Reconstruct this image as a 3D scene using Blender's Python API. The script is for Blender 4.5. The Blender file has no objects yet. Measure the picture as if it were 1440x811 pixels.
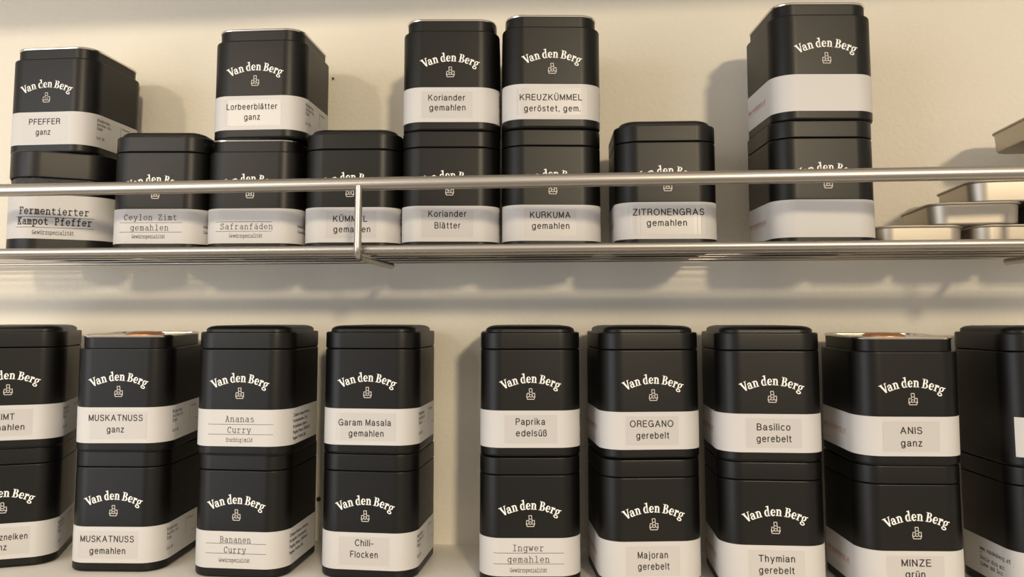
import bpy, bmesh, math, random
from mathutils import Vector, Matrix
random.seed(4)
C = bpy.context.scene.collection
S = bpy.context.scene
MM = 0.001
EYE = 1.32                      # camera height above the room floor, metres; all working coordinates are mm from the lens

# ------------------------------------------------------------------ camera
F_PX, YAW, PITCH, ROLL, PPX, PPY = 1122.72, 0.10359, 0.08528, -0.00016, 713.03, 349.33
cd = bpy.data.cameras.new('camera'); cam = bpy.data.objects.new('camera', cd); C.objects.link(cam)
cd.sensor_width = 36.0; cd.sensor_fit = 'HORIZONTAL'
cd.lens = 36.0*F_PX/1440
cd.shift_x = (720-PPX)/1440
cd.shift_y = -(405.5-PPY)/1440
cd.clip_start = 0.01
fw = Vector((-math.sin(YAW)*math.cos(PITCH), math.cos(YAW)*math.cos(PITCH), math.sin(PITCH)))
ri = Vector((math.cos(YAW), math.sin(YAW), 0)); up = ri.cross(fw)
r2 = ri*math.cos(ROLL)+up*math.sin(ROLL); u2 = -ri*math.sin(ROLL)+up*math.cos(ROLL)
cam.matrix_world = Matrix(((r2.x, u2.x, -fw.x, 0), (r2.y, u2.y, -fw.y, 0), (r2.z, u2.z, -fw.z, EYE), (0, 0, 0, 1)))
S.camera = cam

# ------------------------------------------------------------------ light
S.view_settings.view_transform = 'Standard'; S.view_settings.look = 'None'
S.view_settings.gamma = 1; S.view_settings.use_curve_mapping = False
S.view_settings.exposure = 0.0
w = bpy.data.worlds.new('room_light'); S.world = w; w.use_nodes = True
nt = w.node_tree; bg = nt.nodes['Background']
tc = nt.nodes.new('ShaderNodeTexCoord'); sp = nt.nodes.new('ShaderNodeSeparateXYZ')
mr = nt.nodes.new('ShaderNodeMapRange'); mr.inputs['From Min'].default_value = -0.5; mr.inputs['From Max'].default_value = 0.5
cr = nt.nodes.new('ShaderNodeValToRGB')
cr.color_ramp.elements[0].color = (0.33, 0.29, 0.25, 1); cr.color_ramp.elements[1].color = (0.86, 0.77, 0.67, 1)
nt.links.new(tc.outputs['Generated'], sp.inputs[0]); nt.links.new(sp.outputs['Z'], mr.inputs['Value'])
nt.links.new(mr.outputs[0], cr.inputs[0]); nt.links.new(cr.outputs[0], bg.inputs['Color'])
bg.inputs['Strength'].default_value = 1.0

def aim(o, tgt): o.rotation_euler = (Vector(tgt)-o.location).to_track_quat('-Z', 'Y').to_euler()
def lamp(name, kind, loc, tgt, energy, col, **kw):
    d = bpy.data.lights.new(name, kind); d.energy = energy; d.color = col
    for k, v in kw.items(): setattr(d, k, v)
    o = bpy.data.objects.new(name, d); C.objects.link(o); o.location = loc; aim(o, tgt); return o
# warm ceiling spots of the kitchen, cool window light from the left behind the photographer
lamp('ceiling_spot_right', 'SPOT', (1.35, -3.2, EYE+0.98), (0.28, 0.6, EYE), 290, (1.0, 0.82, 0.55), spot_size=math.radians(38), spot_blend=1.0, shadow_soft_size=0.15)
lamp('ceiling_spot_left', 'SPOT', (-1.65, -3.2, EYE+1.0), (-0.56, 0.6, EYE+0.22), 120, (1.0, 0.86, 0.64), spot_size=math.radians(15), spot_blend=0.6, shadow_soft_size=0.13)
lamp('window_light', 'AREA', (-1.35, -0.75, EYE+0.0), (-0.2, 0.6, EYE), 11.5, (0.88, 0.93, 1.0), shape='RECTANGLE', size=1.0, size_y=1.1)

# ------------------------------------------------------------------ materials
def mat(name, col, rough=0.5, metal=0.0, bump=None, spec=0.5, var=None, coat=0.0):
    m = bpy.data.materials.new(name); m.use_nodes = True; n = m.node_tree; b = n.nodes['Principled BSDF']
    b.inputs['Base Color'].default_value = (*col, 1); b.inputs['Roughness'].default_value = rough
    b.inputs['Metallic'].default_value = metal; b.inputs['Specular IOR Level'].default_value = spec
    if coat: b.inputs['Coat Weight'].default_value = coat
    t = n.nodes.new('ShaderNodeTexCoord')
    if var:                                     # (scale, amount, stretch)
        nz = n.nodes.new('ShaderNodeTexNoise'); nz.inputs['Scale'].default_value = var[0]; nz.inputs['Detail'].default_value = 5
        mp = n.nodes.new('ShaderNodeMapping'); mp.inputs['Scale'].default_value = var[2]
        n.links.new(t.outputs['Object'], mp.inputs[0]); n.links.new(mp.outputs[0], nz.inputs['Vector'])
        mx = n.nodes.new('ShaderNodeMix'); mx.data_type = 'RGBA'
        mx.inputs['A'].default_value = (*[c*(1-var[1]) for c in col], 1); mx.inputs['B'].default_value = (*[min(1, c*(1+var[1])) for c in col], 1)
        n.links.new(nz.outputs['Fac'], mx.inputs['Factor']); n.links.new(mx.outputs['Result'], b.inputs['Base Color'])
    if bump:                                    # (scale, strength, distance)
        nz = n.nodes.new('ShaderNodeTexNoise'); nz.inputs['Scale'].default_value = bump[0]; nz.inputs['Detail'].default_value = 3
        bp = n.nodes.new('ShaderNodeBump'); bp.inputs['Strength'].default_value = bump[1]; bp.inputs['Distance'].default_value = bump[2]
        n.links.new(t.outputs['Object'], nz.inputs['Vector']); n.links.new(nz.outputs['Fac'], bp.inputs['Height'])
        n.links.new(bp.outputs[0], b.inputs['Normal'])
    return m
M = {
 'wall': mat('cream_plaster', (0.80, 0.755, 0.665), 0.85, bump=(330, 0.5, 0.0009), spec=0.25, var=(9, 0.03, (1, 1, 1))),
 'shelf': mat('cream_board', (0.92, 0.88, 0.80), 0.5, bump=(150, 0.15, 0.0003), var=(28, 0.05, (1, 1, 1))),
 'tin': mat('black_satin_paint', (0.0036, 0.0032, 0.0027), 0.385, bump=(1500, 0.22, 0.00012), spec=0.31),
 'paper': mat('white_paper', (0.615, 0.60, 0.59), 0.55, bump=(900, 0.05, 0.0001)),
 'sticker': mat('clear_tape', (0.565, 0.545, 0.53), 0.30),
 'ink': mat('black_ink', (0.025, 0.02, 0.02), 0.6), 'greyink': mat('grey_ink', (0.09, 0.08, 0.08), 0.6),
 'red': mat('red_ink', (0.55, 0.20, 0.13), 0.6),
 'logo': mat('white_print', (0.92, 0.90, 0.87), 0.5),
 'emblem': mat('pale_print', (0.66, 0.61, 0.57), 0.5),
 'steel': mat('brushed_steel', (0.50, 0.465, 0.42), 0.36, 1.0),
 'tray': mat('rolled_sheet_metal', (0.53, 0.485, 0.42), 0.46, 1.0, var=(40, 0.04, (1, 1, 6))),
 'rim': mat('bare_tinplate', (0.78, 0.74, 0.66), 0.22, 1.0, var=(60, 0.03, (1, 1, 1))),
 'copper': mat('copper_brown_disc', (0.62, 0.27, 0.10), 0.42, 0.55, var=(90, 0.15, (1, 1, 1))),
 'dark': mat('dark_metal', (0.03, 0.025, 0.02), 0.5),
}
film = bpy.data.materials.new('clear_film'); film.use_nodes = True
b = film.node_tree.nodes['Principled BSDF']; b.inputs['Base Color'].default_value = (0.9, 0.9, 0.92, 1)
b.inputs['Roughness'].default_value = 0.12; b.inputs['Transmission Weight'].default_value = 0.85; b.inputs['IOR'].default_value = 1.35
nzf = film.node_tree.nodes.new('ShaderNodeTexNoise'); nzf.inputs['Scale'].default_value = 160
bpf = film.node_tree.nodes.new('ShaderNodeBump'); bpf.inputs['Strength'].default_value = 0.8; bpf.inputs['Distance'].default_value = 0.002
film.node_tree.links.new(nzf.outputs['Fac'], bpf.inputs['Height']); film.node_tree.links.new(bpf.outputs[0], b.inputs['Normal'])
M['film'] = film

# ------------------------------------------------------------------ object helpers
def obj(name, verts, faces, m, parent=None, smooth=True, angle=35):
    me = bpy.data.meshes.new(name)
    me.from_pydata([(x*MM, y*MM, z*MM) for x, y, z in verts], [], faces); me.update()
    if smooth:
        for p in me.polygons: p.use_smooth = True
        me.set_sharp_from_angle(angle=math.radians(angle))
    me.materials.append(m)
    o = bpy.data.objects.new(name, me); C.objects.link(o)
    if parent: o.parent = parent
    if smooth:                                  # keeps the broad flat faces flat beside their rounded edges
        wn = o.modifiers.new('weighted_normals', 'WEIGHTED_NORMAL'); wn.keep_sharp = True; wn.weight = 90
    return o
def tag(o, label=None, cat=None, group=None, kind=None):
    if label: o['label'] = label
    if cat: o['category'] = cat
    if group: o['group'] = group
    if kind: o['kind'] = kind
    return o
def empty(name, x, y, z, yaw=0):
    o = bpy.data.objects.new(name, None); C.objects.link(o)
    o.location = (x*MM, y*MM, z*MM+EYE); o.rotation_euler = (0, 0, yaw); o.empty_display_size = 0.02
    return o
class MB:
    def __init__(s): s.v = []; s.f = []
    def add(s, v, f):
        k = len(s.v); s.v += list(v); s.f += [tuple(i+k for i in q) for q in f]; return s
    def box(s, x0, x1, y0, y1, z0, z1):
        return s.add([(x, y, z) for z in (z0, z1) for x, y in ((x0, y0), (x1, y0), (x1, y1), (x0, y1))],
                     [(3, 2, 1, 0), (4, 5, 6, 7), (0, 1, 5, 4), (1, 2, 6, 5), (2, 3, 7, 6), (3, 0, 4, 7)])
    def tube(s, pts, r, n=14):
        P = [Vector(p) for p in pts]; rings = []; nrm = None
        for i, p in enumerate(P):
            a = P[max(i-1, 0)]; c = P[min(i+1, len(P)-1)]; t = (c-a).normalized()
            if nrm is None: nrm = t.orthogonal().normalized()
            nrm = (nrm-t*nrm.dot(t)).normalized(); bn = t.cross(nrm)
            rings.append([p+(nrm*math.cos(2*math.pi*k/n)+bn*math.sin(2*math.pi*k/n))*r for k in range(n)])
        v = [tuple(q) for rg in rings for q in rg]; f = []
        for i in range(len(P)-1):
            for k in range(n): f.append((i*n+k, i*n+(k+1) % n, (i+1)*n+(k+1) % n, (i+1)*n+k))
        f.append(tuple(range(n-1, -1, -1))); f.append(tuple((len(P)-1)*n+k for k in range(n)))
        return s.add(v, f)
    def rings(s, W, D, r, prof, cap0=True, cap1=True, m=9):
        n = 4*m; v = []; f = []
        for ins, z in prof: v += [(x, y, z) for x, y in rrect(W-2*ins, D-2*ins, max(r-ins, 0.6), m)]
        for i in range(len(prof)-1):
            for k in range(n): f.append((i*n+k, i*n+(k+1) % n, (i+1)*n+(k+1) % n, (i+1)*n+k))
        if cap0: f.append(tuple(range(n-1, -1, -1)))
        if cap1: f.append(tuple((len(prof)-1)*n+k for k in range(n)))
        return s.add(v, f)
    def build(s, name, m, parent=None, smooth=True, angle=35): return obj(name, s.v, s.f, m, parent, smooth, angle)
def rrect(W, D, r, m):
    o = []; hx, hy = W/2-r, D/2-r
    for q, (sx, sy) in enumerate(((1, 1), (-1, 1), (-1, -1), (1, -1))):
        for i in range(m):
            t = (q+i/(m-1))*math.pi/2; o.append((sx*hx+r*math.cos(t), sy*hy+r*math.sin(t)))
    return o
def perim(u, W, D, r, off):              # u along the outline from the front centre, to the right positive
    s = -1 if u < 0 else 1; u = abs(u); a = W/2-r; q = math.pi/2*r
    if u < a: return (s*u, -D/2-off)
    if u < a+q:
        t = (u-a)/r; return (s*(a+(r+off)*math.sin(t)), -D/2+r-(r+off)*math.cos(t))
    return (s*(W/2+off), -D/2+r+(u-a-q))

# ------------------------------------------------------------------ lettering, flat shapes in (u, z) millimetres
class Flat:
    def __init__(s): s.v = []; s.f = []
    def poly(s, pts):
        k = len(s.v); s.v += pts; s.f.append(tuple(range(k, k+len(pts)))); return s
    def strip(s, L, R):                  # quads between two point rows
        k = len(s.v); n = len(L); s.v += list(L)+list(R)
        for i in range(n-1): s.f.append((k+i, k+i+1, k+n+i+1, k+n+i))
        return s
    def line(s, pts, w):                 # constant width stroke with mitred bends
        for i in range(1, len(pts)-1):       # a sharp corner ends one stroke and starts the next
            a, b, c = pts[i-1:i+2]; d = (b[0]-a[0], b[1]-a[1]); e = (c[0]-b[0], c[1]-b[1])
            if d[0]*e[0]+d[1]*e[1] < 0.25*math.hypot(*d)*math.hypot(*e):
                s.line(pts[:i+1], w); return s.line(pts[i:], w)
        L = []; R = []; n = len(pts)
        for i in range(n):
            ax, ay = pts[max(i-1, 0)]; bx, by = pts[i]; cx, cy = pts[min(i+1, n-1)]
            d1 = (bx-ax, by-ay); d2 = (cx-bx, cy-by)
            if i == 0: d1 = d2
            if i == n-1: d2 = d1
            l1 = math.hypot(*d1) or 1; l2 = math.hypot(*d2) or 1
            d1 = (d1[0]/l1, d1[1]/l1); d2 = (d2[0]/l2, d2[1]/l2)
            tx, ty = d1[0]+d2[0], d1[1]+d2[1]; l = math.hypot(tx, ty)
            if l < 0.3: tx, ty, l = d1[0], d1[1], 1
            tx /= l; ty /= l; c = max(0.6, tx*d1[0]+ty*d1[1]); h = w/2/c
            e = w*0.3 if i in (0, n-1) else 0; sg = -1 if i == 0 else 1
            px, py = bx+tx*e*sg, by+ty*e*sg
            L.append((px-ty*h, py+tx*h)); R.append((px+ty*h, py-tx*h))
        return s.strip(L, R)
    def ring(s, cx, cy, rx, ry, ix, iy, a0=0, a1=360, dx=0, dy=0, n=18):
        L = []; R = []
        for i in range(n+1):
            t = math.radians(a0+(a1-a0)*i/n)
            L.append((cx+rx*math.cos(t), cy+ry*math.sin(t))); R.append((cx+dx+ix*math.cos(t), cy+dy+iy*math.sin(t)))
        return s.strip(L, R)
    def join(s, o, f=lambda p: p):
        k = len(s.v); s.v += [f(p) for p in o.v]; s.f += [tuple(i+k for i in q) for q in o.f]; return s
    def bounds(s):
        xs = [p[0] for p in s.v]; return min(xs), max(xs)
def place(fl, cx, base, width=None, sx=1, sy=1):
    a, b = fl.bounds()
    if width: sx = width/(b-a)
    m = (a+b)/2
    return Flat().join(fl, lambda p: ((p[0]-m)*sx+cx, p[1]*sy+base))

_fc = {}
def sans(text, size=5.2, space=1.12):    # Blender's own sans face, turned into triangles
    key = (text, space)
    if key not in _fc:
        cu = bpy.data.curves.new('t', 'FONT'); cu.body = text; cu.size = 1; cu.space_character = space; cu.resolution_u = 3
        o = bpy.data.objects.new('t', cu); C.objects.link(o)
        bpy.context.view_layer.update()
        dg = bpy.context.evaluated_depsgraph_get(); me = o.evaluated_get(dg).to_mesh()
        fl = Flat(); fl.v = [(v.co.x, v.co.y) for v in me.vertices]; fl.f = [tuple(p.vertices) for p in me.polygons]
        o.evaluated_get(dg).to_mesh_clear(); bpy.data.objects.remove(o); bpy.data.curves.remove(cu); _fc[key] = fl
    return Flat().join(_fc[key], lambda p: (p[0]*size, p[1]*size))

def arc(cx, cy, rx, ry, a0, a1, n=8):
    return [(cx+rx*math.cos(math.radians(a0+(a1-a0)*i/n)), cy+ry*math.sin(math.radians(a0+(a1-a0)*i/n))) for i in range(n+1)]
def ln(*a): return [(a[i], a[i+1]) for i in range(0, len(a), 2)]
# typewriter face: single strokes on a 0.9 wide cell, x height 1, capitals 1.38
o_ = arc(.45, .5, .38, .5, 0, 360, 14)
a_ = [ln(.72, 0, .72, .68)+arc(.45, .68, .27, .32, 0, 150, 5), arc(.42, .29, .32, .29, 60, 300, 8)+ln(.72, .22), ln(.42+.16, .54, .72, .54), ln(.72, 0, .9, 0)]
A_ = [ln(.12, 0, .45, 1.38, .78, 0), ln(.24, .5, .66, .5), ln(0, 0, .28, 0), ln(.62, 0, .9, 0), ln(.25, 1.38, .45, 1.38)]
u_ = [ln(.02, 1, .16, 1, .16, .35)+arc(.43, .35, .27, .35, 180, 340, 6), ln(.58, 1, .74, 1, .74, 0, .9, 0)]
def dots(x0, x1, y): return [ln(x0-.05, y, x0+.05, y), ln(x1-.05, y, x1+.05, y)]
TW = {
 'a': a_, 'ä': a_+dots(.28, .62, 1.3), 'A': A_, 'Ä': A_+dots(.25, .65, 1.6),
 'b': [ln(0, 1.42, .15, 1.42, .15, 0), arc(.5, .5, .35, .5, 180, -180, 12)],
 'c': [arc(.46, .5, .37, .5, 40, 320, 10)],
 'd': [ln(.58, 1.42, .74, 1.42, .74, 0, .9, 0), arc(.42, .5, .33, .5, 0, 360, 12)],
 'e': [ln(.08, .52, .82, .52)+arc(.45, .5, .37, .5, 3, 320, 11)],
 'f': [ln(.36, 0, .36, 1.1)+arc(.62, 1.1, .26, .32, 180, 60, 5), ln(.1, .95, .74, .95), ln(.12, 0, .68, 0)],
 'g': [arc(.42, .52, .33, .48, 0, 360, 12), ln(.9, 1, .74, 1, .74, -.12)+arc(.44, -.12, .3, .32, 0, -150, 6)],
 'h': [ln(.02, 1.42, .16, 1.42, .16, 0), ln(.16, .65)+arc(.44, .65, .29, .35, 160, 0, 6)+ln(.73, 0), ln(0, 0, .32, 0), ln(.58, 0, .9, 0)],
 'i': [ln(.15, .98, .47, .98, .47, 0), ln(.08, 0, .85, 0), ln(.42, 1.36, .5, 1.36)],
 'j': [ln(.2, .98, .55, .98, .55, -.15)+arc(.3, -.15, .25, .28, 0, -130, 5), ln(.5, 1.36, .58, 1.36)],
 'k': [ln(.02, 1.42, .16, 1.42, .16, 0), ln(.16, .42, .66, .95), ln(.34, .58, .76, 0), ln(.5, .97, .85, .97), ln(0, 0, .3, 0), ln(.58, 0, .9, 0)],
 'l': [ln(.15, 1.42, .47, 1.42, .47, 0), ln(.08, 0, .85, 0)],
 'm': [ln(-.02, .98, .1, .98, .1, 0), ln(.1, .7)+arc(.28, .7, .17, .28, 160, 0, 5)+ln(.45, 0), ln(.45, .7)+arc(.63, .7, .17, .28, 160, 0, 5)+ln(.8, 0), ln(-.04, 0, .2, 0), ln(.37, 0, .55, 0), ln(.72, 0, .94, 0)],
 'n': [ln(.02, .98, .16, .98, .16, 0), ln(.16, .65)+arc(.44, .65, .29, .34, 160, 0, 6)+ln(.73, 0), ln(0, 0, .32, 0), ln(.58, 0, .9, 0)],
 'o': [o_], 'ö': [o_]+dots(.28, .62, 1.3),
 'p': [ln(0, .98, .15, .98, .15, -.4), arc(.5, .5, .35, .5, 180, -180, 12), ln(0, -.4, .34, -.4)],
 'r': [ln(.08, .98, .28, .98, .28, 0), ln(.28, .6)+arc(.62, .6, .34, .38, 170, 50, 5), ln(.06, 0, .6, 0)],
 's': [arc(.45, .74, .3, .25, 30, 200, 6)+arc(.45, .26, .34, .26, 60, -150, 7)],
 't': [ln(.32, 1.3, .32, .25)+arc(.57, .25, .25, .26, 180, 320, 5), ln(.08, .97, .74, .97)],
 'u': u_, 'ü': u_+dots(.28, .62, 1.3),
 'v': [ln(.1, .98, .45, 0, .8, .98), ln(-.02, .98, .26, .98), ln(.64, .98, .92, .98)],
 'w': [ln(.06, .98, .25, 0, .45, .75, .65, 0, .84, .98), ln(-.06, .98, .2, .98), ln(.7, .98, .96, .98)],
 'y': [ln(.1, .98, .46, .05), ln(.82, .98, .36, -.38, .08, -.38), ln(-.02, .98, .26, .98), ln(.66, .98, .94, .98)],
 'z': [ln(.14, .78, .14, .97, .74, .97, .1, 0, .78, 0, .78, .2)],
 'B': [ln(.18, 0, .18, 1.38), ln(.02, 1.38, .5, 1.38)+arc(.5, 1.05, .27, .33, 90, -90, 6)+ln(.18, .72), ln(.5, .72)+arc(.52, .36, .33, .36, 90, -90, 6)+ln(.02, 0)],
 'C': [arc(.47, .69, .38, .69, 40, 320, 12), ln(.78, 1.38, .78, 1.0)],
 'E': [ln(.02, 1.38, .8, 1.38, .8, 1.05), ln(.2, 1.38, .2, 0), ln(.2, .72, .58, .72), ln(.02, 0, .84, 0, .84, .34)],
 'F': [ln(.02, 1.38, .82, 1.38, .82, 1.05), ln(.2, 1.38, .2, 0), ln(.2, .72, .6, .72), ln(.02, 0, .46, 0)],
 'G': [arc(.46, .69, .38, .69, 50, 345, 12), ln(.5, .62, .9, .62), ln(.83, .62, .83, .1)],
 'I': [ln(.45, 0, .45, 1.38), ln(.14, 0, .76, 0), ln(.14, 1.38, .76, 1.38)],
 'K': [ln(.18, 0, .18, 1.38), ln(.18, .6, .72, 1.38), ln(.36, .84, .78, 0), ln(.02, 0, .36, 0), ln(.02, 1.38, .36, 1.38), ln(.56, 1.38, .88, 1.38), ln(.62, 0, .92, 0)],
 'L': [ln(.04, 1.38, .46, 1.38), ln(.24, 1.38, .24, 0), ln(.04, 0, .82, 0, .82, .4)],
 'M': [ln(.1, 0, .1, 1.38, .45, .5, .8, 1.38, .8, 0), ln(-.04, 0, .26, 0), ln(.64, 0, .94, 0)],
 'N': [ln(.15, 0, .15, 1.38, .74, 0, .74, 1.38), ln(0, 0, .32, 0), ln(.56, 1.38, .92, 1.38)],
 'P': [ln(.18, 0, .18, 1.38), ln(.02, 1.38, .5, 1.38)+arc(.5, 1.02, .3, .36, 90, -90, 6)+ln(.18, .66), ln(.02, 0, .44, 0)],
 'S': [arc(.45, 1.03, .31, .35, 20, 220, 7)+arc(.45, .35, .36, .35, 60, -160, 8), ln(.75, 1.38, .75, 1.08), ln(.1, 0, .1, .32)],
 'Z': [ln(.14, 1.05, .14, 1.38, .76, 1.38, .1, 0, .82, 0, .82, .34)],
 '.': [ln(.42, .04, .5, .04)], ':': [ln(.42, .1, .5, .1), ln(.42, .8, .5, .8)], '-': [ln(.2, .55, .7, .55)], '|': [ln(.45, -.3, .45, 1.4)], ',': [ln(.48, .08, .36, -.25)],
}
def typed(text, h=2.6, w=0.13, adv=1.16, prop=False):   # h = x height in mm
    fl = Flat(); x = 0
    for ch in text:
        if ch == ' ': x += 0.55 if prop else adv; continue
        g = Flat()
        for pl in TW[ch]:
            if len(pl) > 1: g.line(pl, w)
        if prop:
            a, b = g.bounds(); fl.join(g, lambda p: ((p[0]-a+x)*h, p[1]*h)); x += (b-a)+0.10
        else:
            fl.join(g, lambda p: ((p[0]+x)*h, p[1]*h)); x += adv
    return fl

# plain sans face as on printed label tape: even strokes, x height 1, capitals 1.38
def bowl(cx=.42): return arc(cx, .5, .37, .52, 0, 360, 14)
HV = {
 'a': [arc(.40, .70, .31, .33, 165, 0, 7)+ln(.71, .12, .78, 0), ln(.71, .58, .30, .52)+arc(.32, .27, .26, .27, 110, 290, 7)+ln(.56, .1, .71, .32)],
 'b': [ln(.08, 1.4, .08, 0), bowl(.45)], 'c': [arc(.42, .5, .36, .52, 45, 315, 12)], 'd': [ln(.8, 1.4, .8, 0), bowl()],
 'e': [ln(.06, .55, .78, .55)+arc(.42, .5, .37, .52, 5, 320, 12)], 'f': [ln(.22, 0, .22, 1.15)+arc(.42, 1.15, .2, .25, 180, 90, 4), ln(.02, 1, .42, 1)],
 'g': [bowl(), ln(.79, 1, .79, -.08)+arc(.42, -.08, .37, .32, 0, -150, 8)], 'h': [ln(.08, 1.4, .08, 0), ln(.08, .62)+arc(.4, .66, .3, .36, 165, 0, 7)+ln(.7, 0)],
 'i': [ln(.08, 1, .08, 0), ln(.08, 1.28, .08, 1.42)], 'j': [ln(.14, 1, .14, -.2)+arc(0, -.2, .14, .2, 0, -90, 4), ln(.14, 1.28, .14, 1.42)],
 'k': [ln(.08, 1.4, .08, 0), ln(.08, .38, .66, 1), ln(.28, .6, .7, 0)], 'l': [ln(.08, 1.4, .08, 0)],
 'm': [ln(.08, 1, .08, 0), ln(.08, .64)+arc(.34, .68, .25, .34, 165, 0, 6)+ln(.59, 0), ln(.59, .64)+arc(.85, .68, .25, .34, 165, 0, 6)+ln(1.1, 0)],
 'n': [ln(.08, 1, .08, 0), ln(.08, .62)+arc(.4, .66, .3, .36, 165, 0, 7)+ln(.7, 0)], 'o': [bowl()],
 'p': [ln(.08, 1, .08, -.4), bowl(.45)], 'r': [ln(.08, 1, .08, 0), ln(.08, .55)+arc(.4, .6, .32, .41, 170, 85, 4)],
 's': [arc(.36, .76, .28, .26, 25, 230, 7)+arc(.36, .26, .31, .27, 70, -155, 8)], 't': [ln(.2, 1.3, .2, .2)+arc(.38, .2, .18, .2, 180, 290, 4), ln(0, 1, .42, 1)],
 'u': [ln(.08, 1, .08, .36)+arc(.38, .36, .3, .37, 180, 345, 7), ln(.7, 1, .7, 0)], 'y': [ln(.02, 1, .4, 0), ln(.76, 1, .36, -.22)+arc(.2, -.22, .15, .18, -20, -110, 4)],
 'w': [ln(.02, 1, .28, 0, .54, 1, .8, 0, 1.06, 1)], 'z': [ln(.06, 1, .66, 1, .04, 0, .7, 0)], 'ß': [ln(.08, 0, .08, 1.05)+arc(.36, 1.08, .28, .32, 180, -60, 8)+ln(.4, .78)+arc(.38, .39, .33, .4, 80, -110, 8)],
 'A': [ln(.02, 0, .52, 1.38, 1.02, 0), ln(.22, .46, .82, .46)], 'B': [ln(.1, 0, .1, 1.38, .52, 1.38)+arc(.52, 1.05, .32, .33, 90, -90, 7)+ln(.1, .72), ln(.54, .72)+arc(.56, .36, .36, .36, 90, -90, 7)+ln(.1, 0)],
 'C': [arc(.58, .69, .5, .71, 40, 320, 14)], 'E': [ln(.86, 1.38, .1, 1.38, .1, 0, .9, 0), ln(.1, .73, .8, .73)], 'F': [ln(.84, 1.38, .1, 1.38, .1, 0), ln(.1, .70, .74, .70)],
 'G': [arc(.6, .69, .52, .71, 42, 345, 14), ln(.64, .66, 1.1, .66, 1.1, 0)], 'I': [ln(.1, 0, .1, 1.38)], 'K': [ln(.1, 0, .1, 1.38), ln(.1, .5, .92, 1.38), ln(.4, .82, .98, 0)],
 'L': [ln(.1, 1.38, .1, 0, .8, 0)], 'M': [ln(.1, 0, .1, 1.38, .6, .1, 1.1, 1.38, 1.1, 0)], 'N': [ln(.1, 0, .1, 1.38, .92, 0, .92, 1.38)], 'O': [arc(.62, .69, .56, .71, 0, 360, 18)],
 'P': [ln(.1, 0, .1, 1.38, .54, 1.38)+arc(.54, 1.02, .36, .36, 90, -90, 7)+ln(.1, .66)], 'R': [ln(.1, 0, .1, 1.38, .58, 1.38)+arc(.58, 1.04, .34, .34, 90, -90, 7)+ln(.1, .70), ln(.56, .7)+arc(.66, .44, .22, .26, 90, 0, 4)+ln(.94, 0)],
 'S': [arc(.5, 1.04, .38, .34, 15, 225, 8)+arc(.5, .35, .42, .37, 70, -160, 9)], 'T': [ln(0, 1.38, .96, 1.38), ln(.48, 1.38, .48, 0)],
 'U': [ln(.1, 1.38, .1, .5)+arc(.5, .46, .4, .48, 180, 360, 9)+ln(.9, 1.38)], 'Z': [ln(.08, 1.38, .86, 1.38, .04, 0, .9, 0)],
 ',': [ln(.1, .08, .04, -.2)], '.': [ln(.08, 0, .08, .1)], '-': [ln(.04, .5, .46, .5)],
}
for k_, b_, y_, x0_, x1_ in (('ä', 'a', 1.32, .24, .54), ('ö', 'o', 1.32, .26, .58), ('ü', 'u', 1.32, .24, .54), ('Ü', 'U', 1.66, .34, .66)):
    HV[k_] = HV[b_]+[ln(x0_, y_-.06, x0_, y_+.06), ln(x1_, y_-.06, x1_, y_+.06)]
def tape(text, h=2.72, w=0.22, gap=0.47):
    fl = Flat(); x = 0
    for ch in text:
        if ch == ' ': x += 0.62; continue
        g = Flat()
        for pl in HV[ch]: g.line(pl, w)
        a, b = g.bounds(); fl.join(g, lambda p: ((p[0]-a+x)*h, p[1]*h)); x += (b-a)+gap-w
    return fl

# bold serif capitals of the arched word mark; x height 1, capitals 1.42
def rect(f, x0, x1, y0, y1): return f.poly([(x0, y0), (x1, y0), (x1, y1), (x0, y1)])
def gV():
    f = Flat(); f.poly([(.06, 1.42), (.42, 1.42), (.86, 0), (.58, 0)]); f.poly([(.58, 0), (.80, 0), (1.2, 1.42), (1.04, 1.42)])
    rect(f, -.08, .56, 1.32, 1.42); rect(f, .88, 1.34, 1.32, 1.42); return f, 1.16
def ga():
    f = Flat(); f.ring(.36, .29, .36, .32, .13, .18, 20, 340, .03); rect(f, .52, .80, .1, .7)
    f.ring(.42, .68, .38, .34, .12, .22, 0, 165, -.02); rect(f, .04, .24, .66, .82); f.poly([(.52, .1), (.80, .1), (.98, .0), (.62, -.02)]); f.poly([(.30, .5), (.52, .56), (.52, .68), (.30, .60)]); return f, 1.0
def gn():
    f = Flat(); rect(f, .12, .40, 0, .92); f.poly([(-.04, .86), (.40, .90), (.40, 1.04), (-.04, .96)])
    f.ring(.55, .66, .38, .37, .11, .22, 0, 150); rect(f, .66, .93, 0, .68); rect(f, -.02, .52, 0, .1); rect(f, .56, 1.06, 0, .1); return f, 1.1
def gd():
    f = Flat(); f.ring(.42, .5, .43, .53, .16, .40, 0, 360, .03); rect(f, .58, .86, .06, 1.46); f.poly([(.36, 1.42), (.86, 1.46), (.86, 1.6), (.36, 1.52)])
    f.poly([(.60, 0), (1.02, .02), (1.02, .12), (.60, .12)]); return f, 1.06
def ge():
    f = Flat(); f.ring(.44, .5, .45, .53, .17, .40, 0, 325, .05, .02); f.poly([(.24, .44), (.88, .48), (.88, .58), (.24, .56)]); return f, .95
def gB():
    f = Flat(); rect(f, .14, .44, 0, 1.42); rect(f, -.04, .6, 1.32, 1.42); rect(f, -.04, .6, 0, .1)
    f.ring(.55, 1.07, .42, .35, .13, .25, -90, 90); f.ring(.58, .38, .50, .38, .19, .28, -90, 90)
    rect(f, .40, .58, .68, .80); rect(f, .40, .62, 1.32, 1.42); return f, 1.18
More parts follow.
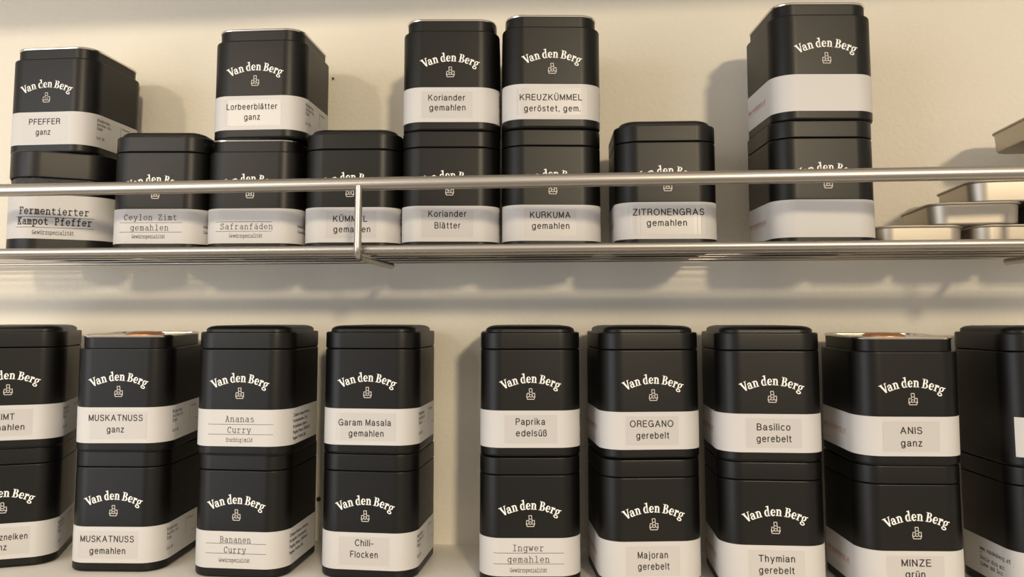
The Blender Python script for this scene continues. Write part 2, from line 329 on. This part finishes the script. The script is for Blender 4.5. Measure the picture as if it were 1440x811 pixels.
def gr():
    f = Flat(); rect(f, .12, .40, 0, .92); f.poly([(-.04, .86), (.40, .90), (.40, 1.04), (-.04, .96)]); rect(f, -.02, .56, 0, .1)
    f.ring(.62, .64, .30, .40, .10, .22, 60, 170); f.poly(arc(.66, .84, .16, .17, 0, 340, 9)); return f, .86
def gg():
    f = Flat(); f.ring(.42, .64, .41, .38, .15, .27, 0, 360); f.poly([(.66, .88), (1.0, .96), (1.0, 1.1), (.6, 1.0)])
    f.line([(.22, .34), (.14, .2), (.28, .1), (.6, .06)], .15); f.ring(.46, -.16, .46, .27, .24, .13, 0, 360, 0, 0); return f, .98
def wordmark():
    X = 3.95; seq = []; x = 0
    for g in (gV, ga, gn, None, gd, ge, gn, None, gB, ge, gr, gg):
        if g is None: x += .40; continue
        fl, ad = g(); seq.append((fl, x, ad)); x += ad*0.985
    tot = x; R = 38.0; out = Flat(); k = 37.2/(tot*X)
    for fl, x0, ad in seq:
        c = (x0+ad/2-tot/2)*X*k; th = c/R
        def f(p, th=th, ad=ad):
            lx = (p[0]-ad/2)*X*k; ly = p[1]*X
            return (math.sin(th)*(R+ly)+lx*math.cos(th), math.cos(th)*(R+ly)-R-lx*math.sin(th))
        out.join(fl, f)
    return Flat().join(out, lambda p: (p[0], p[1]+47.4))
def emblem():
    f = Flat(); w = .42
    f.line([(-2.7, 2.3), (-2.5, 1.2), (-2.1, .25), (2.1, .25), (2.5, 1.2), (2.8, 2.2)], w)
    f.line([(-2.6, 2.0), (-1.8, 1.55), (-.9, 2.1), (0, 1.55), (.9, 2.1), (1.8, 1.55), (2.7, 2.0)], w)
    f.line([(-2.5, 2.3), (-2.4, 4.0), (-1.0, 4.0), (-1.0, 2.3)], w); f.line([(2.5, 2.3), (2.6, 4.1), (1.1, 4.0), (1.0, 2.3)], w)
    f.line([(-.95, 2.4), (-.9, 4.9), (.95, 4.9), (1.0, 2.4)], w); f.line([(-.8, 2.7), (0, 3.4), (.8, 2.7)], w*.8)
    f.line([(-.9, 4.9), (-1.0, 7.0), (.75, 7.05), (.9, 4.9)], w); f.line([(-1.0, 6.2), (-1.15, 6.7)], w)
    return Flat().join(f, lambda p: (p[0], p[1]+36.6))
WORD, EMBL = wordmark(), emblem()

def wrap(name, fl, dims, off, m, parent):          # lay a flat shape round a tin
    W, D, r = dims
    v = []
    for u, z in fl.v:
        x, y = perim(u, W, D, r, off); v.append((x, y, z))
    return obj(name, v, fl.f, m, parent, smooth=False)
def patch(u0, u1, z0, z1, n=12):
    fl = Flat(); us = [u0+(u1-u0)*i/n for i in range(n+1)]
    return fl.strip([(u, z0) for u in us], [(u, z1) for u in us])

# ------------------------------------------------------------------ setting
WY, LOW, UPZ = 607.65, -170.0, 43.28
o = MB().box(-1500, 1500, WY, WY+120, -EYE*1000, 1180).build('wall_back', M['wall'], smooth=False); o.location.z = EYE; tag(o, kind='structure')
o = MB().box(-1500, 1500, 385, WY, LOW-22, LOW).build('trim_1', M['shelf'], smooth=False); o.location.z = EYE
tag(o, kind='structure', label='cream board shelf under the lower row of tins')
o = MB().box(-1500, 1500, 400, WY, 280, 302).build('trim_2', M['shelf'], smooth=False); o.location.z = EYE
tag(o, kind='structure', label='cream board above the upper row of tins')

# ------------------------------------------------------------------ wire shelf on the wall
rack = empty('wire_wall_shelf', 0, 470, UPZ-5)
tag(rack, 'brushed steel wire shelf on the wall with a round guard rail, carrying the upper row', 'shelf')
XL, XR = -720, 640
def rel(m_): return [(x, y-470, z-(UPZ-5)) for x, y, z in m_]
def rodpart(name, pts, r, n=18):
    b = MB().tube(rel(pts), r, n); return b.build(name, M['steel'], rack, angle=50)
rodpart('guard_rail', [(XL, 466, 80), (XR, 466, 80)], 4.0, 24)
rodpart('front_rod', [(XL, 470, UPZ-2.6), (XR, 470, UPZ-2.6)], 2.6)
for yy in (487, 501): rodpart('shelf_rod', [(XL, yy, UPZ-2.3), (XR, yy, UPZ-2.3)], 2.3)  # nearer rod is unseen, added to block light and lengthen the wall shadow
for yy in (516, 537, 558, 579): rodpart('shelf_rod', [(XL, yy, UPZ-.65), (XR, yy, UPZ-.65)], 0.65, 10)
rodpart('rear_rod', [(XL, 596, UPZ-1.4), (XR, 596, UPZ-1.4)], 1.4)
def bend(p, q, s, R, n=8):            # rounded corner at q between p and s
    p, q, s = Vector(p), Vector(q), Vector(s); a = (p-q).normalized(); c = (s-q).normalized()
    P0, P1 = q+a*R, q+c*R
    return [tuple((1-t)**2*P0+2*t*(1-t)*q+t*t*P1) for t in [i/n for i in range(n+1)]]
for bx in (-550, -138, 274):
    z0 = UPZ-5.2-2.25
    pts = [(bx, 464.2, 78.5)]+bend((bx, 463.6, 78), (bx, 463.6, z0), (bx, 500, z0), 6)+[(bx-2, 551, z0), (bx-2, 553.5, z0)]
    rodpart('bracket_wire', pts, 2.25)
    for ex in (-1,): pass
for ex in (XL+4, XR-4): rodpart('end_wire', [(ex, 468, UPZ-6.9), (ex, WY-0.5, UPZ-6.9)], 2.25)

# ------------------------------------------------------------------ spice tins
W0, D0, R0 = 65.7, 71.2, 14.5
DIM = (W0, D0, R0)
BODY = [(6, 5.6), (3.2, 5.3), (2.9, .9), (2.5, 0), (1.5, 0), (.7, .35), (.2, 1.0), (0, 2.0), (0, 67.8), (.3, 68.5), (.9, 68.85), (4.2, 68.85)]
LID = [(3.4, 69.1), (.6, 69.1), (.15, 69.35), (0, 69.9), (0, 78.9), (.25, 79.6), (.9, 79.97), (3.3, 80.0), (3.4, 81.6), (3.8, 82.3), (5.0, 83.1), (7, 83.8), (10, 84.2), (20, 84.4)]
NECK = [(2.75, 68.9), (2.7, 76.4), (3.4, 76.4), (3.4, 68.9)]
RIM = [(2.7, 75.9), (2.3, 76.2), (2.1, 76.9), (2.5, 77.55), (3.2, 77.6), (3.6, 77.2), (3.7, 76.2), (3.7, 74.2)]
def best_before(u=37.0):
    f = Flat(); t = 29.67
    for k, s in enumerate(('Mindestens', 'haltbar bis', 'Ende:')):
        g = typed(s, 1.35, .2, 1.08); f.join(g, lambda p: (p[0]+u, p[1]+t-5.0-k*3.0))
    f.line([(u, t-14.0), (u+46, t-14.0)], .3); f.line([(u+28, t-2.6), (u+28, t-14.0)], .3)
    g = typed('Lot Nr.:', 1.35, .2, 1.08); f.join(g, lambda p: (p[0]+u, p[1]+t-17.8))
    g = typed('Füllmenge', 1.0, .16, 1.08); f.join(g, lambda p: (p[0]+u+30, p[1]+t-4.6))
    return f
def ingredients(lines, u=37.2, bold=True):
    f = Flat(); t = 29.67
    for k, s in enumerate(lines):
        g = sans(s, 3.1, 1.0); f.join(g, lambda p: (p[0]*.92+u, p[1]+t-5.6-k*3.75))
        f.join(g, lambda p: (p[0]*.92+u+.12, p[1]+t-5.6-k*3.75))
    return f
def web_address():
    f = Flat(); g = typed('www.vandenberg.at', 2.0, .16, 1.1); a, b = g.bounds()
    f.join(g, lambda p: (p[0]-b-46.5, p[1]+17.0)); f.line([(-b-46.5+a, 15.9), (-46.5, 15.9)], .25); return f
BLOCKS = {'bb': lambda: (best_before(), 'greyink', 'best_before_print'),
 'ananas': lambda: (ingredients(['Zutaten: Ananas, Kurkuma,', 'Koriandersamen, Zimt,', 'Kreuzkümmel, Ingwer,', 'Paprika, Piment, SENFSAAT,', 'Ingwer, Fenchel, Salz']), 'ink', 'ingredient_print'),
 'bananen': lambda: (ingredients(['Zutaten: Bananen, Kurkuma,', 'Koriander, Kreuzkümmel,', 'Paprika, Piment, SENFSAAT,', 'Ingwer, Fenchel, Salz']), 'ink', 'ingredient_print'),
 'list': lambda: (Flat().join(ingredients(['Inhalt: Gewürz', 'Gewürzspezialität']), lambda p: (p[0]-4, p[1]-7)), 'greyink', 'contents_print'),
 'url': lambda: (web_address(), 'red', 'web_address'),
}
def shop_note():
    f = Flat(); z = 21.5; u = -68
    f.join(typed('www.vandenberg.at', 1.7, .2, 1.1), lambda p: (p[0]+u, p[1]+z)); f.line([(u, z-1.4), (u+33, z-1.4)], .35)
    f.join(typed('Stelle dich mit', 1.6, .2, 1.08), lambda p: (p[0]+u, p[1]+z-5.6)); f.join(typed('Liebe und Zeit', 1.6, .2, 1.08), lambda p: (p[0]+u, p[1]+z-9.4)); return f
BLOCKS['note'] = lambda: (shop_note(), 'ink', 'web_address')
GRP = 'black spice tins'
BT = 29.67

def band(parent, dims, z0, z1, u0=None, u1=None):
    W, D, r = dims
    if u0 is None:
        return MB().rings(W, D, r, [(.05, z0), (-.18, z0+.05), (-.18, z1-.05), (.05, z1)], False, False).build('paper_band', M['paper'], parent, angle=60)
    n = 60; us = [u0+(u1-u0)*i/n for i in range(n+1)]; v = []; f = []
    for u in us:
        for off, z in ((.02, z0), (.18, z0+.05), (.18, z1-.05), (.02, z1)):
            x, y = perim(u, W, D, r, off); v.append((x, y, z))
    for i in range(n):
        for k in range(3): f.append((i*4+k, (i+1)*4+k, (i+1)*4+k+1, i*4+k+1))
    return obj('paper_band', v, f, M['paper'], parent, angle=60)

def tin(label, pos, z, yaw, opened, style, lines, s, icon_px, extra=(), cut=None, cork=False, tip=0):
    """lines: (text, px width, px centre, px below band top); s = px per mm on the front"""
    t = empty('spice_tin', pos[0], pos[1], z, math.radians(yaw)); tag(t, label, 'tin', GRP)
    if tip:                                   # seated a little askew, its back edge riding on the lid below
        t.rotation_euler.x = math.radians(tip); t.location.z += D0/2*math.sin(math.radians(tip))*MM
    b = MB().rings(W0, D0, R0, BODY).build('body', M['tin'], t)
    wrap('wordmark', WORD, DIM, .1, M['logo'], b); wrap('emblem', EMBL, DIM, .1, M['emblem'], b)
    if opened:
        k = MB().rings(W0, D0, R0, NECK, False, False).build('neck', M['tin'], t)
        MB().rings(W0, D0, R0, RIM, False, False).build('rim', M['rim'], k)
        MB().rings(W0, D0, R0, [(3.75, 75.8), (3.75, 76.4), (4.2, 76.5)]).build('inner_plate', M['rim'], t)
        if cork:
            v = []; n = 32; prof = [(0, 76.48), (13, 76.48), (12.9, 77.2), (11, 78.2), (6, 78.8), (0, 79)]
            for rr, zz in prof[1:-1]: v += [(rr*math.cos(2*math.pi*i/n), rr*math.sin(2*math.pi*i/n)+2, zz) for i in range(n)]
            f = [(q*n+i, q*n+(i+1) % n, (q+1)*n+(i+1) % n, (q+1)*n+i) for q in range(3) for i in range(n)]; f.append(tuple(3*n+i for i in range(n)))
            tag(obj('copper_disc', v, f, M['copper'], t), 'copper brown disc in the middle of the bare inner plate')
    else:
        MB().rings(W0, D0, R0, LID).build('lid', M['tin'], t)
    pb = band(t, DIM, 6.0, BT, *(cut or (None, None)))
    ink = Flat(); thin = Flat()
    cs = []
    for i, (txt, wpx, cpx, dy) in enumerate(lines):
        cu = (cpx-icon_px)/s; zb = BT-dy/s; wm = wpx/s
        if style == 'sans':
            g = tape(txt)
            ink.join(place(g, cu, zb, wm, sy=1.0)); cs.append(cu)
        else:
            if i < 2 and txt: ink.join(place(typed(txt, 2.65, .125), cu, zb, wm))
            elif txt: thin.join(place(typed(txt, 1.75, .17, prop=True), cu, zb, wm))
    if style == 'sans':
        if lines:
            c = sum(cs)/len(cs); wmax = max(l[1] for l in lines)/s
            h = max(34.0, wmax+5)/2
            wrap('sticker', patch(c-h, c+h, BT-20.8, BT-2.8), DIM, .24, M['sticker'], pb)
    else:
        r1, r2, x0, x1 = style
        for q in (r1, r2): thin.line([((x0-icon_px)/s+(x1-x0)/s*i/12, BT-q/s) for i in range(13)], .28)
    if ink.v: wrap('lettering', ink, DIM, .32, M['ink'], pb)
    if thin.v: wrap('rules_and_small_print', thin, DIM, .30, M['greyink'], pb)
    for e in extra:
        fl, mk, nm = BLOCKS[e](); wrap(nm, fl, DIM, .28, M[mk], pb)
    return t

P = 80.0
# ---- upper row, standing on the wire shelf
tin('black spice tin labelled PFEFFER ganz, standing on a fatter lidded tin, far left', (-384.2, 556.5), UPZ+72.3, 0, True, 'sans', [('PFEFFER', 47.6, 64.7, 17.8), ('ganz', 22.4, 63.2, 32.9)], 2.01, 65.4, ['bb'])
tin('lidded black spice tin labelled Ceylon Zimt gemahlen behind the guard rail', (-296.8, 545.3), UPZ, 5.5, False, (19.2, 32.3, 168.5, 255.9), [('Ceylon Zimt', 72.8, 211.6, 15.5), ('gemahlen', 52.8, 211, 29.8), ('Gewürzspezialität', 46.1, 210, 40.7)], 2.04, 217.1, ['list'])
tin('black spice tin without lid labelled Lorbeerblätter ganz, on top of the Safranfäden tin', (-227.7, 549.9), UPZ+77.65, 1.3, True, 'sans', [('Lorbeerblätter', 73.2, 355.6, 19.4), ('ganz', 23.2, 356.4, 34.2)], 2.055, 359.2, ['bb'])
tin('black spice tin labelled Safranfäden, below the Lorbeerblätter tin', (-230.6, 549.5), UPZ, 3.8, True, (19.2, 32.7, 303.3, 383.9), [('Safranfäden', 75, 348, 29.6), ('', 1, 348, 30), ('Gewürzspezialität', 47.4, 347, 41.4)], 2.1, 351.4, ['list'])
tin('lidded black spice tin labelled KÜMMEL gemahlen, behind the vertical bracket wire', (-162.1, 550.8), UPZ, 4.5, False, 'sans', [('KÜMMEL', 47.9, 492.9, 20), ('gemahlen', 51.5, 495.5, 34.7)], 2.08, 491.8, ['bb'])
tin('black spice tin without lid labelled Koriander gemahlen, on top of Koriander Blätter', (-95.4, 551.8), UPZ+P, 5.7, True, 'sans', [('Koriander', 53, 628.3, 19.2), ('gemahlen', 52, 629.5, 33.7)], 2.148, 633.4, ['bb'])
tin('black spice tin without lid labelled KREUZKÜMMEL geröstet, on top of KURKUMA', (-27.7, 551.2), UPZ+P, 6.7, True, 'sans', [('KREUZKÜMMEL', 90, 773.8, 23.7), ('geröstet, gem.', 81.4, 775.6, 40)], 2.19, 776.1, ['bb'])
tin('lidded black spice tin labelled Koriander Blätter, below Koriander gemahlen', (-95.5, 551.2), UPZ, 5.9, False, 'sans', [('Koriander', 52.9, 629.3, 15), ('Blätter', 35.8, 629.7, 31.2)], 2.1, 632.2, ['bb'])
tin('lidded black spice tin labelled KURKUMA gemahlen, below KREUZKÜMMEL', (-27.9, 553.2), UPZ, 6.8, False, 'sans', [('KURKUMA', 58.3, 772.5, 18.8), ('gemahlen', 54, 773, 34.5)], 2.2, 776.5, ['bb'])
tin('lidded black spice tin labelled ZITRONENGRAS gemahlen, standing alone on the wire shelf', (48, 548.2), UPZ, 3.1, False, 'sans', [('ZITRONENGRAS', 98.7, 940.4, 18.2), ('gemahlen', 55.6, 937.8, 33.2)], 2.182, 940.1, ['url'])
tin('upper black tin without lid and with blank white band, right end of the wire shelf', (147, 547.9), UPZ+P, 5.6, True, 'sans', [], 2.2, 1162.7, ['url'])
tin('lower lidded black tin with blank white band, beside the silver trays', (145.6, 547.3), UPZ, 4.8, False, 'sans', [], 2.2, 1164.8, ['url'])
# ---- lower row, standing on the cream board
tin('lidded black spice tin labelled ZIMT gemahlen at the left edge, above Gewürznelken', (-411.8, 548.5), LOW+P, 23, False, 'sans', [('ZIMT', 24, 6.7, 20), ('gemahlen', 52, 6, 34.7)], 2.08, 8.7, ['bb'])
tin('open black spice tin labelled MUSKATNUSS ganz with bare inner plate, on top of MUSKATNUSS gemahlen', (-319, 548.1), LOW+P, 6.1, True, 'sans', [('MUSKATNUSS', 75.7, 162, 18.3), ('ganz', 24.1, 162, 34.2)], 2.09, 164.7, ['bb'], cork=True, tip=1.3)
tin('lidded black spice tin labelled Gewürznelken ganz, lower one at the left edge', (-414.2, 552), LOW, 23, False, 'sans', [('Gewürznelken', 66, 5, 22.8), ('ganz', 23, 1, 36.5)], 2.09, 4.2, ['bb'])
tin('lidded black spice tin labelled MUSKATNUSS gemahlen, bottom of its stack', (-322.8, 555.3), LOW, 4.1, False, 'sans', [('MUSKATNUSS', 74.6, 151.8, 19.9), ('gemahlen', 49.6, 153, 35.5)], 2.03, 158.9, ['bb'])
tin('lidded black spice tin labelled Ananas Curry fruchtig mild, on top of Bananen Curry', (-229.5, 543.4), LOW+P, 1.3, False, (20.3, 34, 293, 385.5), [('Ananas', 41, 338, 16.8), ('Curry', 33.8, 338, 31.8), ('fruchtig | mild', 38, 338, 44)], 2.135, 337, ['ananas'])
tin('lidded black spice tin labelled Garam Masala gemahlen, on top of Chili-Flocken', (-146.8, 557), LOW+P, -.3, False, 'sans', [('Garam Masala', 77.5, 513.8, 23.7), ('gemahlen', 51.5, 516, 39)], 2.18, 517, ['bb'])
tin('lidded black spice tin labelled Bananen Curry, below Ananas Curry', (-232.6, 552.5), LOW, -.2, False, (17.5, 31.7, 288, 379.7), [('Bananen', 47.5, 333, 15.9), ('Curry', 34, 332.8, 30.6), ('Gewürzspezialität', 47.8, 332, 43.9)], 2.25, 333.3, ['bananen'])
tin('lidded black spice tin labelled Chili-Flocken, below Garam Masala', (-146.9, 558.3), LOW, -1.2, False, 'sans', [('Chili-', 28.6, 513.5, 19.1), ('Flocken', 42.5, 513.5, 35.9)], 2.29, 514.4, ['bb'])
tin('lidded black spice tin labelled Paprika edelsüß, on top of Ingwer', (-42.6, 557.2), LOW+P, 6.1, False, 'sans', [('Paprika', 42.2, 745.7, 19.7), ('edelsüß', 44, 747, 35.7)], 2.21, 746.3, ['bb'])
tin('lidded black spice tin labelled OREGANO gerebelt, on top of Majoran', (33.6, 558), LOW+P, 9.6, False, 'sans', [('OREGANO', 63.6, 916.7, 21), ('gerebelt', 48, 918, 37.5)], 2.26, 919.9, ['url'])
tin('lidded black spice tin labelled Ingwer gemahlen, below Paprika', (-42.8, 556.5), LOW, 5.8, False, (20.7, 35.8, 693, 793.4), [('Ingwer', 43.7, 742.8, 17.7), ('gemahlen', 60, 743, 33.5), ('Gewürzspezialität', 52.7, 743, 47)], 2.24, 745.7, ['bb'])
tin('lidded black spice tin labelled Majoran gerebelt, below OREGANO', (33.2, 556.5), LOW, 8.6, False, 'sans', [('Majoran', 44, 918.5, 23.1), ('gerebelt', 46, 919.6, 38.9)], 2.3, 920.9, ['url'])
tin('lidded black spice tin labelled Basilico gerebelt, on top of Thymian', (111.3, 554.6), LOW+P, 2, False, 'sans', [('Basilico', 48, 1086.5, 22.9), ('gerebelt', 49.5, 1086.5, 39.5)], 2.326, 1085.9, ['url'])
tin('lidded black spice tin labelled Thymian gerebelt, below Basilico', (111.6, 555.8), LOW, 1.6, False, 'sans', [('Thymian', 51.6, 1090.6, 22.8), ('gerebelt', 50.4, 1090, 39.2)], 2.35, 1090.3, ['url'])
tin('open black spice tin labelled ANIS ganz with bare inner plate, on top of MINZE', (191.4, 549.8), LOW+P, 4.5, True, 'sans', [('ANIS', 31, 1279.8, 23.5), ('ganz', 30, 1279.8, 40.9)], 2.33, 1283.9, ['url'], cork=True, tip=1.3)
tin('lidded black spice tin labelled MINZE grün, below ANIS', (191.7, 552.2), LOW, 4.5, False, 'sans', [('MINZE', 42, 1286, 20.7), ('grün', 28, 1284, 36.4)], 2.37, 1288.9, ['url'])
RIGHT = [('', 1, 0, 20), ('', 1, 0, 30)]
tin('upper lidded black tin at the right edge, its white band starting at the corner', (280.6, 552), LOW+P, 5, False, (20.7, 35.8, -51, 47), RIGHT, 2.3, 0, [], cut=(-30.5, 95))
tin('lower lidded black tin at the right edge with dark web address on its side', (281, 553), LOW, 5, False, (20.7, 35.8, -51, 47), RIGHT, 2.3, 0, ['note'])

# ---- the shorter, fatter tin at the far left of the wire shelf
FD = (72.0, 72.0, 22.0)
t = empty('spice_tin', -384, 550, UPZ, math.radians(30)); tag(t, 'short wide black tin with tall loose lid, labelled Fermentierter Kampot Pfeffer, far left', 'tin', GRP)
MB().rings(72, 72, 22, [(6, 4), (3.2, 4), (2.8, .8), (2.4, 0), (1.6, 0), (.6, .6), (0, 2), (0, 46), (.4, 46.8), (3, 47), (3, 51.5), (4, 51.5), (4, 46)], True, False).build('body', M['tin'], t)
MB().rings(72, 72, 22, [(5, 71.0), (1, 53.6), (.4, 53.4), (0, 54.2), (0, 70.6), (.3, 71.6), (1.2, 72.2), (4, 72.25), (34, 72.3)], True, True).build('lid', M['tin'], t)
fm = MB(); n = 64; v = []; f = []
for j, zz in enumerate((47.1, 48.6, 50.2, 51.8, 53.3)):
    for i, (x, y) in enumerate(rrect(72, 72, 22, 16)):
        k = 1-(.025+.03*random.random()+(.02 if j in (0, 4) else 0)); v.append((x*k, y*k, zz+random.uniform(-.3, .3) if 0 < j < 4 else zz))
for j in range(4):
    for i in range(n): f.append((j*n+i, j*n+(i+1) % n, (j+1)*n+(i+1) % n, (j+1)*n+i))
tag(obj('plastic_film', v, f, M['film'], t, angle=80), 'crumpled clear film sticking out under the loose lid')
pb = band(t, FD, 10.5, 41.5)
ink = Flat(); thin = Flat()
CU = -5.0
ink.join(place(typed('Fermentierter', 3.3, .21), CU-.6, 27.6, 43.5)); ink.join(place(typed('Kampot Pfeffer', 3.3, .21), CU, 20.4, 46.5))
for q in (25.6, 18.4): thin.line([(CU-24.5+49*i/14, q) for i in range(15)], .32)
thin.join(place(typed('Gewürzspezialität', 2.0, .17, prop=True), CU-.5, 13.6, 25.5))
wrap('lettering', ink, FD, .32, M['ink'], pb); wrap('rules_and_small_print', thin, FD, .30, M['greyink'], pb)

# ------------------------------------------------------------------ silver trays piled on the right of the wire shelf
TR = [(26, .0), (3.6, 0), (2.6, .35), (2.0, 1.4), (1.3, 12.3), (1.0, 12.6), (.2, 12.7), (-.1, 13.2), (.1, 13.8), (.6, 14.0), (1.3, 13.9), (1.8, 13.2), (2.6, 1.9), (3.8, .9), (25, .9)]
def tray(x, y, lv, yaw, label):
    t = empty('shallow_metal_tray', x, y, UPZ+lv*14.02, math.radians(yaw)); tag(t, label, 'tray', 'silver trays at the end of the wire shelf')
    MB().rings(56.4, 68, 12, TR).build('pan', M['tray'], t, angle=40)
    return t
tray(207.7, 556, 0, 1, 'silver metal tray on the wire shelf, right beside the lower blank-banded tin')
tray(266.3, 556, 0, 1, 'silver metal tray on the wire shelf, second from the black tins')
tray(243, 554, 1, -4, 'silver metal tray lying across the two bottom trays')
tray(267.5, 554, 2, -4, 'silver metal tray third up, half behind the guard rail')
tray(306.5, 554, 5, -3, 'topmost silver metal tray, only its left end showing at the right edge')
for x, lv in ((325, 0), (302, 1), (328, 2), (334, 3), (337, 4)):
    tray(x, 555, lv, 0, 'silver metal tray further along the pile, beyond the right edge of the photo')

# ------------------------------------------------------------------ nails in the wall
def nail(x, z, r, label):
    t = empty('wall_nail', x, WY, z); tag(t, label, 'nail')
    n = 14; v = []; prof = [(r*.5, 0.2), (r*.5, -1.2), (r, -1.2), (r, -1.8), (r*.6, -2.2)]
    for rr, yy in prof: v += [(rr*math.cos(2*math.pi*i/n), yy, rr*math.sin(2*math.pi*i/n)) for i in range(n)]
    f = [(q*n+i, q*n+(i+1) % n, (q+1)*n+(i+1) % n, (q+1)*n+i) for q in range(4) for i in range(n)]; f.append(tuple(4*n+i for i in range(n)))
    obj('head', v, f, M['dark'], t)
nail(-207.9, -138.8, 1.7, 'small dark nail in the wall between Bananen Curry and Chili-Flocken')
nail(-202.8, 189.7, .8, 'tiny dark nail in the wall just right of the Lorbeerblätter tin')
